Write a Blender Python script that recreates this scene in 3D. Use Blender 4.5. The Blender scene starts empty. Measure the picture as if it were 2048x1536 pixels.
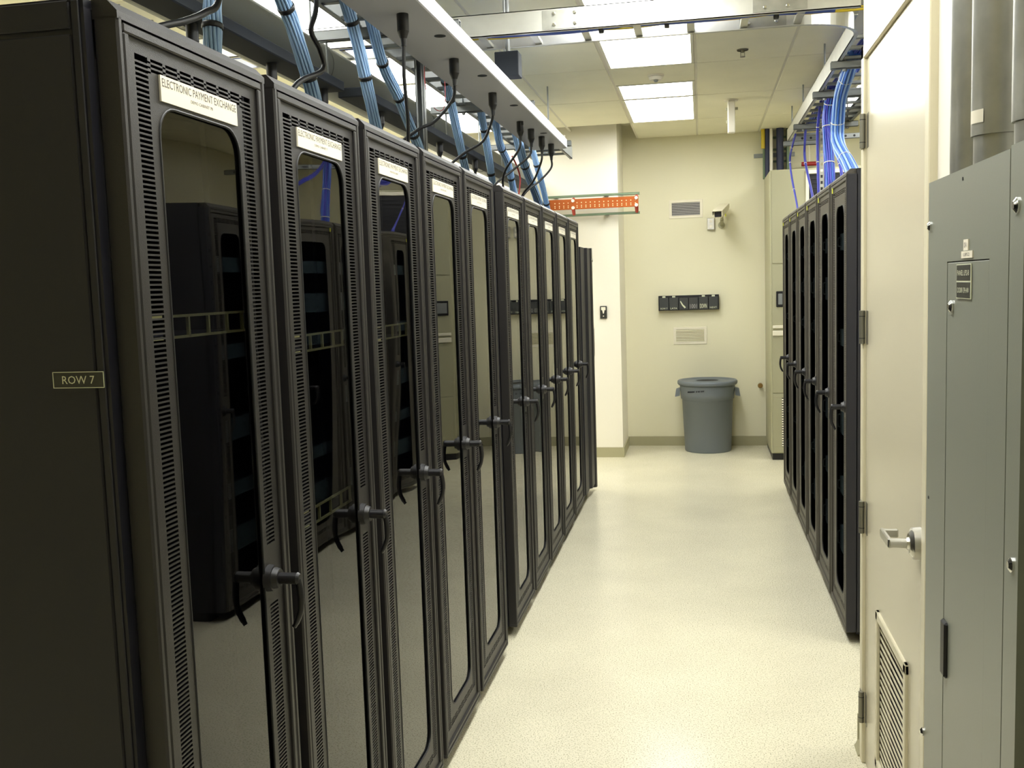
import bpy, math, random
from mathutils import Matrix, Vector, Euler

random.seed(7)
C = bpy.context.scene.collection
PI = math.pi

# ------------------------------------------------------------------ camera
cam_d = bpy.data.cameras.new('camera'); cam = bpy.data.objects.new('camera', cam_d); C.objects.link(cam)
cam_d.sensor_width = 36.0; cam_d.lens = 1977.0 * 36.0 / 2048.0; cam_d.clip_start = 0.02; cam_d.clip_end = 60
PITCH, ROLL, YAW = -.0983, .0323, .1907
R = Matrix.Rotation(YAW, 3, 'Z') @ Matrix.Rotation(PITCH, 3, 'X') @ Matrix.Rotation(ROLL, 3, 'Y')
rgt, fwd, up = R.col[0], R.col[1], R.col[2]
M = Matrix((rgt, up, -fwd)).transposed().to_4x4(); M.translation = Vector((0, 0, 1.754))
cam.matrix_world = M
bpy.context.scene.camera = cam

# ------------------------------------------------------------------ world, exposure
w = bpy.data.worlds.new('world'); bpy.context.scene.world = w; w.use_nodes = True
w.node_tree.nodes['Background'].inputs[0].default_value = (.9, .95, 1, 1)
w.node_tree.nodes['Background'].inputs[1].default_value = .05
vs = bpy.context.scene.view_settings
vs.view_transform = 'Standard'; vs.look = 'None'; vs.gamma = 1; vs.use_curve_mapping = False
vs.exposure = 0.0
bpy.context.scene.cycles.max_bounces = 10
bpy.context.scene.cycles.transparent_max_bounces = 12
bpy.context.scene.cycles.caustics_reflective = False
bpy.context.scene.cycles.caustics_refractive = False
LAMP = 15.4          # strength of the fluorescent lenses
LAMP_COL = (.99, 1.0, .96)

# ------------------------------------------------------------------ materials
def srgb(r, g, b):
    f = lambda c: (c/255/12.92 if c <= 10 else ((c/255+.055)/1.055)**2.4)
    return (f(r), f(g), f(b), 1)
def mat(name, col, rough=.5, metal=0., bump=0., bscale=200., vary=0., vscale=8., spec=.5, coat=0.):
    m = bpy.data.materials.new(name); m.use_nodes = True
    nt = m.node_tree; b = nt.nodes['Principled BSDF']
    b.inputs['Base Color'].default_value = col; b.inputs['Roughness'].default_value = rough
    b.inputs['Metallic'].default_value = metal; b.inputs['Specular IOR Level'].default_value = spec
    b.inputs['Coat Weight'].default_value = coat
    tc = nt.nodes.new('ShaderNodeTexCoord')
    if vary:
        n = nt.nodes.new('ShaderNodeTexNoise'); n.inputs['Scale'].default_value = vscale; n.inputs['Detail'].default_value = 5
        nt.links.new(tc.outputs['Object'], n.inputs['Vector'])
        r = nt.nodes.new('ShaderNodeMapRange'); r.inputs['To Min'].default_value = 1-vary; r.inputs['To Max'].default_value = 1+vary
        r.inputs['From Min'].default_value = .3; r.inputs['From Max'].default_value = .7
        nt.links.new(n.outputs['Fac'], r.inputs['Value'])
        x = nt.nodes.new('ShaderNodeVectorMath'); x.operation = 'SCALE'; x.inputs[0].default_value = col[:3]
        nt.links.new(r.outputs['Result'], x.inputs['Scale']); nt.links.new(x.outputs['Vector'], b.inputs['Base Color'])
    if bump:
        n = nt.nodes.new('ShaderNodeTexNoise'); n.inputs['Scale'].default_value = bscale; n.inputs['Detail'].default_value = 3
        nt.links.new(tc.outputs['Object'], n.inputs['Vector'])
        bp = nt.nodes.new('ShaderNodeBump'); bp.inputs['Strength'].default_value = bump; bp.inputs['Distance'].default_value = .002
        nt.links.new(n.outputs['Fac'], bp.inputs['Height']); nt.links.new(bp.outputs['Normal'], b.inputs['Normal'])
    return m
def emit(name, col, s):
    m = bpy.data.materials.new(name); m.use_nodes = True; b = m.node_tree.nodes['Principled BSDF']
    b.inputs['Base Color'].default_value = (.8, .8, .8, 1)
    b.inputs['Emission Color'].default_value = (*col, 1); b.inputs['Emission Strength'].default_value = s
    return m
def glass(name, tint, wavy=.25, ior=1.52):
    m = bpy.data.materials.new(name); m.use_nodes = True; nt = m.node_tree; nt.nodes.clear()
    o = nt.nodes.new('ShaderNodeOutputMaterial'); mx = nt.nodes.new('ShaderNodeMixShader')
    t = nt.nodes.new('ShaderNodeBsdfTransparent'); t.inputs[0].default_value = tint
    g = nt.nodes.new('ShaderNodeBsdfGlossy'); g.inputs['Color'].default_value = (1, 1, 1, 1); g.inputs['Roughness'].default_value = .012
    f = nt.nodes.new('ShaderNodeFresnel'); f.inputs['IOR'].default_value = ior
    tc = nt.nodes.new('ShaderNodeTexCoord'); mp = nt.nodes.new('ShaderNodeMapping'); mp.inputs['Scale'].default_value = (1, 3.0, 1.2)
    n = nt.nodes.new('ShaderNodeTexNoise'); n.inputs['Scale'].default_value = .9; n.inputs['Detail'].default_value = 0
    b = nt.nodes.new('ShaderNodeBump'); b.inputs['Strength'].default_value = wavy; b.inputs['Distance'].default_value = .012
    nt.links.new(tc.outputs['Object'], mp.inputs[0]); nt.links.new(mp.outputs[0], n.inputs['Vector'])
    nt.links.new(n.outputs['Fac'], b.inputs['Height'])
    nt.links.new(b.outputs[0], g.inputs['Normal'])
    ge = nt.nodes.new('ShaderNodeNewGeometry'); inv = nt.nodes.new('ShaderNodeMath'); inv.operation = 'SUBTRACT'; inv.inputs[0].default_value = 1
    mu = nt.nodes.new('ShaderNodeMath'); mu.operation = 'MULTIPLY'      # thin pane: reflect at the outer face only
    nt.links.new(ge.outputs['Backfacing'], inv.inputs[1]); nt.links.new(f.outputs[0], mu.inputs[0]); nt.links.new(inv.outputs[0], mu.inputs[1])
    nt.links.new(mu.outputs[0], mx.inputs[0]); nt.links.new(t.outputs[0], mx.inputs[1]); nt.links.new(g.outputs[0], mx.inputs[2])
    nt.links.new(mx.outputs[0], o.inputs[0])
    return m

m_black   = mat('charcoal_textured_paint', srgb(37, 35, 35), .42, bump=.25, bscale=500)
m_blackr  = mat('charcoal_paint_lit_tone', srgb(64, 60, 53), .45, bump=.2, bscale=500)  # left row's charcoal lightened; sheen at grazing view is put into the colour

m_blackp  = mat('black_smooth_paint', srgb(25, 25, 34), .5)
m_inside  = mat('cabinet_inside', srgb(26, 26, 28), .7)
m_handle  = mat('black_plastic', srgb(20, 19, 22), .42)
m_rubber  = mat('black_rubber', srgb(14, 15, 18), .45)
m_glass   = glass('smoked_window', (.55, .56, .58, 1))
m_smoke   = glass('smoked_matte_window', (.52, .56, .58, 1), 0, 1.0)
m_label   = mat('label_paper', srgb(235, 228, 208), .5)
m_ink     = mat('ink', srgb(95, 90, 85), .7)
m_white   = mat('white_engraving', srgb(215, 218, 190), .5)
m_wall    = mat('cream_wall_paint', srgb(228, 223, 194), .6, bump=.12, bscale=120)
m_pillar  = mat('pale_wall_paint', srgb(234, 229, 214), .6, bump=.12, bscale=120)
m_base    = mat('grey_green_cove_base', srgb(165, 160, 128), .45)
m_tile    = mat('ceiling_tile', srgb(243, 239, 214), .85, bump=.3, bscale=160, vary=.03, vscale=3)
m_grid    = mat('ceiling_grid', srgb(150, 145, 125), .6)
m_gridw   = mat('ceiling_grid_white', srgb(215, 210, 192), .5)
m_lens    = emit('fluorescent_lens', LAMP_COL, LAMP)
m_frame   = mat('troffer_frame', srgb(225, 222, 205), .4)
m_galv    = mat('galvanised_steel', srgb(172, 172, 164), .36, metal=.85, vary=.12, vscale=18)
m_alum    = mat('aluminium_rail', srgb(205, 205, 198), .38, metal=.8, vary=.06, vscale=10)
m_strut   = mat('strut_steel', srgb(140, 143, 142), .5, metal=.5)
m_chrome  = mat('chrome', srgb(225, 225, 222), .12, metal=1)
m_satin   = mat('satin_steel', srgb(196, 194, 186), .28, metal=1)
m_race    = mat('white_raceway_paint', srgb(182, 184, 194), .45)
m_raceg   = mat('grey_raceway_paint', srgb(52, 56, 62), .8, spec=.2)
m_duct    = mat('grey_pipe_jacket', srgb(122, 124, 121), .6)
m_lblue   = mat('pale_blue_cable', srgb(160, 194, 232), .45)
m_blue    = mat('blue_cable', srgb(70, 118, 205), .42)
m_dblue   = mat('violet_blue_cable', srgb(72, 78, 190), .42)
m_yellow  = mat('yellow_cable', srgb(205, 180, 40), .45)
m_red     = mat('red_cable', srgb(160, 40, 40), .45)
m_darkblu = mat('dark_blue_cable', srgb(28, 34, 66), .5)
m_tblue   = mat('navy_cable', srgb(62, 86, 168), .5)
m_copper  = mat('copper_bar', srgb(170, 84, 22), .4, metal=.3)
m_insul   = mat('red_insulator', srgb(175, 60, 45), .4)
m_hole    = mat('drilled_hole', srgb(245, 215, 170), .6)
m_door    = mat('almond_door_paint', srgb(198, 190, 166), .26, bump=.05, bscale=60)
m_frame2  = mat('almond_frame_paint', srgb(214, 206, 178), .35)
m_hinge   = mat('hinge_steel', srgb(135, 132, 118), .4, metal=.6)
m_panel   = mat('grey_enamel', srgb(128, 131, 120), .35, bump=.05, bscale=300)
m_tag     = mat('engraved_tag_black', srgb(48, 48, 42), .4)
m_can     = mat('grey_bin_plastic', srgb(108, 115, 122), .5, bump=.1, bscale=90)
m_canin   = mat('bin_inside', srgb(38, 38, 38), .8)
m_acu     = mat('unit_putty_paint', srgb(166, 163, 134), .45)
m_cream   = mat('cream_trim', srgb(228, 222, 200), .45)
m_dark    = mat('dark_void', srgb(24, 24, 30), .7)
m_vent    = mat('vent_frame', srgb(233, 226, 205), .45)
m_slat    = mat('vent_slat', srgb(165, 162, 160), .4)
m_slat2   = mat('vent_slat_cream', srgb(205, 198, 160), .4)
m_green   = mat('green_steel', srgb(112, 132, 104), .5)
m_sticker = mat('yellow_sticker', srgb(215, 220, 60), .5)
m_server  = mat('server_front', srgb(172, 178, 178), .4)
m_shelf   = mat('brassy_rail', srgb(190, 184, 130), .4)
m_sprk    = mat('sprinkler_metal', srgb(110, 105, 90), .4, metal=.6)
m_pwhite  = mat('white_plastic', srgb(232, 226, 210), .4)
m_brass   = mat('brass', srgb(150, 120, 70), .35, metal=.8)

def floor_mat():
    m = bpy.data.materials.new('speckled_vinyl_floor'); m.use_nodes = True; nt = m.node_tree; b = nt.nodes['Principled BSDF']
    tc = nt.nodes.new('ShaderNodeTexCoord')
    v = nt.nodes.new('ShaderNodeTexNoise'); v.inputs['Scale'].default_value = 170; v.inputs['Detail'].default_value = 2
    cr = nt.nodes.new('ShaderNodeValToRGB'); cr.color_ramp.elements[0].position = .36; cr.color_ramp.elements[0].color = srgb(178, 172, 142)
    cr.color_ramp.elements[1].position = .47; cr.color_ramp.elements[1].color = srgb(229, 223, 198)
    n2 = nt.nodes.new('ShaderNodeTexNoise'); n2.inputs['Scale'].default_value = 2.2; n2.inputs['Detail'].default_value = 6
    r2 = nt.nodes.new('ShaderNodeMapRange'); r2.inputs['From Min'].default_value = .3; r2.inputs['From Max'].default_value = .7
    r2.inputs['To Min'].default_value = .94; r2.inputs['To Max'].default_value = 1.04
    # scuff marks: thin stretched dark flecks
    mp = nt.nodes.new('ShaderNodeMapping'); mp.inputs['Scale'].default_value = (9, 3.2, 1); mp.inputs['Rotation'].default_value = (0, 0, .5)
    vo = nt.nodes.new('ShaderNodeTexVoronoi'); vo.feature = 'F1'; vo.inputs['Scale'].default_value = 2.2; vo.inputs['Randomness'].default_value = 1
    r3 = nt.nodes.new('ShaderNodeMapRange'); r3.inputs['From Min'].default_value = .02; r3.inputs['From Max'].default_value = .035
    r3.inputs['To Min'].default_value = .72; r3.inputs['To Max'].default_value = 1
    sc = nt.nodes.new('ShaderNodeVectorMath'); sc.operation = 'SCALE'; sc2 = nt.nodes.new('ShaderNodeVectorMath'); sc2.operation = 'SCALE'
    L = nt.links.new
    L(tc.outputs['Object'], v.inputs['Vector']); L(v.outputs['Fac'], cr.inputs[0]); L(tc.outputs['Object'], n2.inputs['Vector'])
    L(n2.outputs['Fac'], r2.inputs['Value']); L(tc.outputs['Object'], mp.inputs[0]); L(mp.outputs[0], vo.inputs['Vector']); L(vo.outputs['Distance'], r3.inputs['Value'])
    L(cr.outputs[0], sc.inputs[0]); L(r2.outputs[0], sc.inputs['Scale']); L(sc.outputs[0], sc2.inputs[0]); L(r3.outputs[0], sc2.inputs['Scale'])
    L(sc2.outputs[0], b.inputs['Base Color']); b.inputs['Roughness'].default_value = .22; b.inputs['Specular IOR Level'].default_value = .35
    return m
m_floor = floor_mat()

# ------------------------------------------------------------------ mesh helpers
class MB:
    def __init__(s): s.v = []; s.f = []; s.m = []; s.sm = []
    def add(s, vs, fs, mi=0, smooth=False, M=None):
        k = len(s.v)
        s.v += [tuple(M @ Vector(p)) for p in vs] if M else [tuple(p) for p in vs]
        for f in fs: s.f.append([i+k for i in f]); s.m.append(mi); s.sm.append(smooth)
        return s
    def box(s, x0, x1, y0, y1, z0, z1, mi=0, M=None):
        x0, x1 = min(x0, x1), max(x0, x1); y0, y1 = min(y0, y1), max(y0, y1); z0, z1 = min(z0, z1), max(z0, z1)
        vs = [(x0,y0,z0),(x1,y0,z0),(x1,y1,z0),(x0,y1,z0),(x0,y0,z1),(x1,y0,z1),(x1,y1,z1),(x0,y1,z1)]
        return s.add(vs, [(0,3,2,1),(4,5,6,7),(0,1,5,4),(1,2,6,5),(2,3,7,6),(3,0,4,7)], mi, M=M)
    def cbox(s, x0, x1, y0, y1, z0, z1, c=.003, mi=0, M=None):   # box with chamfered edges
        vs = []; 
        for X, sx in ((x0, 1), (x1, -1)):
            for Y, sy in ((y0, 1), (y1, -1)):
                for Z, sz in ((z0, 1), (z1, -1)):
                    vs += [(X, Y+sy*c, Z+sz*c), (X+sx*c, Y, Z+sz*c), (X+sx*c, Y+sy*c, Z)]
        I = lambda a, b, d, k: ((a*2+b)*2+d)*3+k
        fs = [(I(0,0,0,0),I(0,0,1,0),I(0,1,1,0),I(0,1,0,0)), (I(1,0,0,0),I(1,1,0,0),I(1,1,1,0),I(1,0,1,0)),
              (I(0,0,0,1),I(1,0,0,1),I(1,0,1,1),I(0,0,1,1)), (I(0,1,0,1),I(0,1,1,1),I(1,1,1,1),I(1,1,0,1)),
              (I(0,0,0,2),I(0,1,0,2),I(1,1,0,2),I(1,0,0,2)), (I(0,0,1,2),I(1,0,1,2),I(1,1,1,2),I(0,1,1,2))]
        for a in (0,1):
            for b in (0,1):
                fs.append((I(a,b,0,0),I(a,b,1,0),I(a,b,1,1),I(a,b,0,1)))
                fs.append((I(a,0,b,0),I(a,1,b,0),I(a,1,b,2),I(a,0,b,2)))
                fs.append((I(0,a,b,1),I(1,a,b,1),I(1,a,b,2),I(0,a,b,2)))
                for d in (0,1): fs.append((I(a,b,d,0),I(a,b,d,1),I(a,b,d,2)))
        return s.add(vs, fs, mi, M=M)
    def prism(s, poly, axis, a, b, mi=0, M=None):   # poly in the two other axes (cyclic order kept)
        n = len(poly)
        def P(p, t):
            return {'x': (t, p[0], p[1]), 'y': (p[0], t, p[1]), 'z': (p[0], p[1], t)}[axis]
        vs = [P(p, a) for p in poly] + [P(p, b) for p in poly]
        fs = [list(range(n)), list(range(2*n-1, n-1, -1))] + [(i, (i+1) % n, n+(i+1) % n, n+i) for i in range(n)]
        return s.add(vs, fs, mi, M=M)
    def cyl(s, p0, p1, r0, r1=None, n=16, mi=0, caps=True, M=None):
        r1 = r0 if r1 is None else r1
        p0, p1 = Vector(p0), Vector(p1); d = (p1-p0).normalized()
        a = d.orthogonal().normalized(); b = d.cross(a)
        vs = []
        for p, r in ((p0, r0), (p1, r1)):
            for i in range(n):
                t = 2*PI*i/n; vs.append(p + a*math.cos(t)*r + b*math.sin(t)*r)
        s.add(vs, [(i, (i+1) % n, n+(i+1) % n, n+i) for i in range(n)], mi, True, M)
        if caps:
            s.add(vs[:n], [list(range(n))[::-1]], mi, False, M); s.add(vs[n:], [list(range(n))], mi, False, M)
        return s
    def lathe(s, prof, n=32, mi=0, o=(0, 0, 0), smooth=True, M=None):  # prof [(r,z)]
        vs = []; 
        for r, z in prof:
            for i in range(n):
                t = 2*PI*i/n; vs.append((o[0]+r*math.cos(t), o[1]+r*math.sin(t), o[2]+z))
        fs = []
        for k in range(len(prof)-1):
            for i in range(n): fs.append((k*n+i, k*n+(i+1) % n, (k+1)*n+(i+1) % n, (k+1)*n+i))
        return s.add(vs, fs, mi, smooth, M)
    def tube(s, pts, r, n=8, mi=0, caps=True):
        pts = [Vector(p) for p in pts]; N = len(pts); vs = []
        t0 = (pts[1]-pts[0]).normalized(); a = t0.orthogonal().normalized()
        for i, p in enumerate(pts):
            t = (pts[min(i+1, N-1)]-pts[max(i-1, 0)]).normalized()
            a = (a - t*a.dot(t)).normalized(); b = t.cross(a)
            rr = r[i] if isinstance(r, (list, tuple)) else r
            for k in range(n):
                q = 2*PI*k/n; vs.append(p + a*math.cos(q)*rr + b*math.sin(q)*rr)
        fs = [(i*n+k, i*n+(k+1) % n, (i+1)*n+(k+1) % n, (i+1)*n+k) for i in range(N-1) for k in range(n)]
        s.add(vs, fs, mi, True)
        if caps: s.add(vs[:n], [list(range(n))[::-1]], mi); s.add(vs[-n:], [list(range(n))], mi)
        return s
    def ring(s, c, d, r, h, n=14, mi=0, t=.004):    # a strap: short thick band round direction d
        c = Vector(c); d = Vector(d).normalized()
        prof = [(r, -h/2), (r+t*.7, -h/2), (r+t, -h/4), (r+t, h/4), (r+t*.7, h/2), (r, h/2)]
        q = d.to_track_quat('Z', 'Y').to_matrix().to_4x4(); q.translation = c
        return s.lathe(prof, n, mi, M=q)
    def mesh(s, name, mats):
        me = bpy.data.meshes.new(name); me.from_pydata(s.v, [], s.f)
        for m in mats: me.materials.append(m)
        me.polygons.foreach_set('material_index', s.m); me.polygons.foreach_set('use_smooth', s.sm); me.update()
        return me
    def build(s, name, mats, parent=None, loc=None):
        if not isinstance(mats, (list, tuple)): mats = [mats]
        o = bpy.data.objects.new(name, s.mesh(name, mats)); C.objects.link(o)
        if parent: o.parent = parent
        if loc: o.location = loc
        return o
def spline(pts, k=8):
    pts = [Vector(p) for p in pts]; P = [pts[0]*2-pts[1]] + pts + [pts[-1]*2-pts[-2]]; out = []
    for i in range(1, len(P)-2):
        for j in range(k):
            t = j/k; a, b, c, d = P[i-1], P[i], P[i+1], P[i+2]
            out.append(.5*((2*b)+(-a+c)*t+(2*a-5*b+4*c-d)*t*t+(-a+3*b-3*c+d)*t**3))
    return out + [pts[-1]]
def thing(name, label, cat, loc=(0, 0, 0), rz=0, group=None):
    o = bpy.data.objects.new(name, None); C.objects.link(o); o.location = loc; o.rotation_euler = (0, 0, rz)
    o.empty_display_size = .1
    o['label'] = label; o['category'] = cat
    if group: o['group'] = group
    return o
def tag(o, label, cat, group=None):
    o['label'] = label; o['category'] = cat
    if group: o['group'] = group
    return o
def struct(o): o['kind'] = 'structure'; return o
def stuff(o): o['kind'] = 'stuff'; return o
_tc = {}
def text_geo(s):
    if s in _tc: return _tc[s]
    cu = bpy.data.curves.new('lettering', 'FONT'); cu.body = s; cu.size = 1; cu.resolution_u = 2
    o = bpy.data.objects.new('lettering', cu); C.objects.link(o)
    me = bpy.data.meshes.new_from_object(o.evaluated_get(bpy.context.evaluated_depsgraph_get()))
    vs = [tuple(v.co) for v in me.vertices]; fs = [tuple(p.vertices) for p in me.polygons]
    bpy.data.objects.remove(o); bpy.data.curves.remove(cu); bpy.data.meshes.remove(me)
    xs = [v[0] for v in vs]; ys = [v[1] for v in vs]
    _tc[s] = (vs, fs, min(xs), max(xs), min(ys), max(ys)); return _tc[s]
def put_text(mb, s, cx, cy, wd, ht, frame, mi=1):
    """flat lettering wd x ht centred on (cx,cy) of a plane; frame(a,b)->3D point"""
    vs, fs, x0, x1, y0, y1 = text_geo(s)
    mb.add([frame(cx+((v[0]-x0)/(x1-x0)-.5)*wd, cy+((v[1]-y0)/(y1-y0)-.5)*ht) for v in vs], fs, mi)
ORD = ['first', 'second', 'third', 'fourth', 'fifth', 'sixth', 'seventh', 'eighth', 'ninth', 'tenth', 'eleventh', 'twelfth']

# ------------------------------------------------------------------ room shell
HC = 3.2527
XW0, XW1, YW0, YW1 = -5.0, 3.05, -2.6, 10.634
YP, XP = 9.915, -.79
XD = .555                                          # wall with the door, facing the aisle
struct(MB().box(XW0, XW1, YW0, YW1+.1, -.1, 0).build('floor', m_floor))
struct(MB().box(XP-.02, XW1, YW1, YW1+.12, 0, 3.45).build('wall_back', m_wall))
struct(MB().box(XW0, XP, YP, YW1+.12, 0, 3.45).build('wall_back_pier', [m_pillar]))
struct(MB().box(XW0-.1, XW0, YW0, YW1+.1, 0, 3.45).build('wall_left', m_wall))
struct(MB().box(XW1, XW1+.1, YW0, YW1+.1, 0, 3.45).build('wall_right', m_wall))
struct(MB().box(XW0, XW1, YW0-.1, YW0, 0, 3.45).build('wall_front', m_wall))
# partition with the door opening (door from Y 2.63 to 3.60)
DY0, DY1, DZ = 2.645, 3.585, 2.478
pw = MB()
pw.box(XD+.015, XD+.14, YW0, DY0-.04, 0, 3.45); pw.box(XD+.015, XD+.14, DY1+.04, 3.72, 0, 3.45); pw.box(XD+.015, XD+.14, DY0-.04, DY1+.04, DZ+.04, 3.45)
pw.box(XD+.14, XW1, 3.60, 3.72, 0, 3.45)
struct(pw.build('wall_partition', m_pillar))
# baseboards
struct(MB().box(XP, XW1, YW1-.012, YW1, 0, .1).build('baseboard_back', m_base))
b = MB(); b.box(XW0, XP+.012, YP-.012, YP, 0, .1); b.box(XP, XP+.012, YP, YW1-.012, 0, .1)
struct(b.build('baseboard_pier', m_base))
b = MB()
b.prism([(XD-.012, 0), (XD-.004, .012), (XD+.003, .03), (XD+.003, .125), (XD+.015, .13), (XD+.015, 0)], 'y', DY1+.052, 3.728)
b.box(XD+.0, XW1, 3.72, 3.73, 0, .125)
struct(b.build('baseboard_partition', m_base))
# ceiling with separate tiles in an exposed grid
ceil = struct(MB().box(XW0, XW1, YW0, YW1+.1, HC+.14, HC+.2).build('ceiling', m_tile))
GX, GY, TX, TY = .602, 9.589, .6146, 1.216
lights = {}
def L_(cx, ry, half=None): lights[(cx, ry)] = half
# column index k: X from GX-TX*(k+1) to GX-TX*k ; row index j: Y from GY-TY*(j+1) to GY-TY*j
for j in range(0, 7):
    L_(1, j, 'far' if j == 1 else None)
for j in (0, 1, 2, 3, 4, 5): L_(4, j)
for j in (1, 3, 5): L_(7, j)
for j in (0, 2, 4): L_(-2, j)
tile_me = MB().cbox(-TX/2+.008, TX/2-.008, -TY/2+.008, TY/2-.008, 0, .015, .003).mesh('ceiling_tile', [m_tile])
half_me = MB().cbox(-TX/2+.008, TX/2-.008, -TY/4+.008, TY/4-.008, 0, .015, .003).mesh('ceiling_tile_half', [m_tile])
for k in range(-4, 9):
    for j in range(-1, 10):
        x0, x1 = GX-TX*(k+1), GX-TX*k; y0, y1 = GY-TY*(j+1), GY-TY*j
        if j == -1: y1 = min(y1, YW1+.06)
        cx, cy = (x0+x1)/2, (y0+y1)/2; me = tile_me
        if (k, j) in lights:
            if lights[(k, j)] is None: continue
            cy = y0+TY/4; me = half_me
        if cy > YP and cx < XP: continue
        o = bpy.data.objects.new('ceiling_tile', me); C.objects.link(o); o.parent = ceil; o.location = (cx, cy, HC)
        if j == -1: o.scale = (1, (y1-y0)/TY, 1)
gr = MB()
for k in range(-4, 10):
    x = GX-TX*k; gr.box(x-.011, x+.011, YW0, YW1, HC+.003, HC+.03)
for j in range(-1, 10):
    y = GY-TY*j; gr.box(XW0, XW1, y-.011, y+.011, HC+.003, HC+.03)
y = GY-TY*1.5; gr.box(GX-TX*2, GX-TX, y-.011, y+.011, HC+.003, HC+.03)
struct(gr.build('trim_1', m_gridw))

# ------------------------------------------------------------------ ceiling lights
def light(k, j, half, label):
    x0, x1 = GX-TX*(k+1)+.013, GX-TX*k-.013; y0, y1 = GY-TY*(j+1)+.013, GY-TY*j-.013
    if half: y0 = GY-TY*(j+.5)+.013
    t = thing('ceiling_light', label, 'ceiling light', ((x0+x1)/2, (y0+y1)/2, HC), 0, 'fluorescent troffers in the tiled ceiling')
    hx, hy = (x1-x0)/2, (y1-y0)/2
    f = MB(); e = .018
    f.box(-hx, hx, -hy, -hy+e, -.002, .03); f.box(-hx, hx, hy-e, hy, -.002, .03)
    f.box(-hx, -hx+e, -hy+e, hy-e, -.002, .03); f.box(hx-e, hx, -hy+e, hy-e, -.002, .03)
    f.box(-hx, hx, -hy, hy, .03, .04)
    f.build('frame', m_frame, t)
    MB().box(-hx+e, hx-e, -hy+e, hy-e, .004, .01).build('lens', m_lens, t)
colname = {1: 'over the aisle', 4: 'behind the left row', 7: 'in the far left column', -2: 'right of the right server row'}
cnt = {}
for (k, j), h in sorted(lights.items(), key=lambda a: (a[0][0], a[0][1])):
    n = cnt.get(k, 0); cnt[k] = n+1
    if k == 1 and h: s = 'small square ceiling light over the aisle beside the smoke detector'
    else: s = '%s long fluorescent ceiling light %s, counted from the back wall' % (ORD[n - (1 if k == 1 and j > 1 else 0)], colname[k])
    light(k, j, h, s)

# ------------------------------------------------------------------ server cabinets
W = .556; ZT = 2.225
def rect_sheet(mb, rects, x0, x1, mi=0):
    for u0, u1, v0, v1 in rects: mb.box(x0, x1, u0, u1, v0, v1, mi)
def door_meshes(W, w0, w1, hu, paint, pane):
    d = MB(); a0, a1, z0, z1 = .018, W-.018, .068, 2.208; e = .016
    # raised flange round the door with bevelled inner lip
    for u0, u1, v0, v1 in ((a0, a1, z0, z0+e), (a0, a1, z1-e, z1), (a0, a0+e, z0+e, z1-e), (a1-e, a1, z0+e, z1-e)):
        d.cbox(-.03, -.001, u0, u1, v0, v1, .0025)
    i0, i1, j0, j1 = a0+e, a1-e, z0+e, z1-e
    X0, X1 = -.012, -.008
    A0, A1, B0, B1 = .057, .097, W-.101, W-.061
    wz0, wz1, r = .19, 2.092, .055
    S0, S1 = .124, 2.1675; P = .0086; n = int((S1-S0)/P); H = .0052
    rc = [(i0, A0, j0, j1), (B1, i1, j0, j1), (A0, B1, S1, j1), (A0, B1, j0, S0)]
    rc += [(A1, w0, S0+3*P, S1-3*P), (w1, B0, S0+3*P, S1-3*P), (w0, w1, wz1, S1-3*P), (w0, w1, S0+3*P, wz0)]
    for k in range(n):
        v = S0+k*P
        rc.append((A0, A1, v, v+P-H))
        if 1.075 < v < 1.20: rc.append((B0, B1, v, v+P)); continue
        rc.append((B0, B1, v, v+P-H))
    # three top and three bottom rows of slots between the columns
    gp = (B0-A0)/8
    for base in (S0, S1-3*P):
        for k in range(8):
            rc.append((A0+k*gp+.040, A0+(k+1)*gp, base, base+3*P))
        for q in range(3):
            v = base+q*P; rc.append((A1, B0, v, v+P-H))
    rect_sheet(d, rc, X0, X1)
    # rounded window corners
    for cu, cv, su, sv in ((w0+r, wz1-r, -1, 1), (w1-r, wz1-r, 1, 1), (w0+r, wz0+r, -1, -1), (w1-r, wz0+r, 1, -1)):
        N = 6
        for q in range(N):
            t0, t1 = PI/2*q/N, PI/2*(q+1)/N
            p = [(cu+su*r, cv+sv*r), (cu+su*r*math.cos(t0), cv+sv*r*math.sin(t0)), (cu+su*r*math.cos(t1), cv+sv*r*math.sin(t1))]
            if su*sv < 0: p.reverse()
            d.prism(p, 'x', X0, X1)
    # black rubber gasket line round the window
    g = MB(); loop = []
    for cu, cv, t0 in ((w1-r, wz1-r, 0), (w0+r, wz1-r, PI/2), (w0+r, wz0+r, PI), (w1-r, wz0+r, 1.5*PI)):
        for q in range(7):
            t = t0+PI/2*q/6; loop.append((-.0085, cu+(r)*math.cos(t), cv+(r)*math.sin(t)))
    loop += [loop[0], loop[1]]; g.tube(loop, .0028, 6, caps=False)
    gl = MB().box(-.0165, -.0130, w0-.012, w1+.012, wz0-.012, wz1+.0)
    h = MB()   # swing handle: round boss, stubby barrel and curved drop lever
    h.cyl((-.01, hu, 1.138), (.006, hu, 1.138), .03, .028, 20); h.cyl((.006, hu, 1.138), (.018, hu, 1.138), .024, .02, 20)
    h.cyl((.018, hu, 1.138), (.058, hu, 1.138), .0125, .0125, 14)
    h.cyl((.058, hu, 1.138), (.064, hu, 1.138), .014, .010, 14)
    h.tube(spline([(.058, hu, 1.136), (.062, hu, 1.118), (.064, hu, 1.09), (.060, hu, 1.062), (.048, hu, 1.036), (.044, hu, 1.030)], 5), [.008]*12+[.007]*8+[.0055]*6, 8)
    return (d.mesh('door', [paint]), g.mesh('gasket', [m_rubber]), gl.mesh('window_pane', [pane]), h.mesh('handle', [m_handle]))
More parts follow.
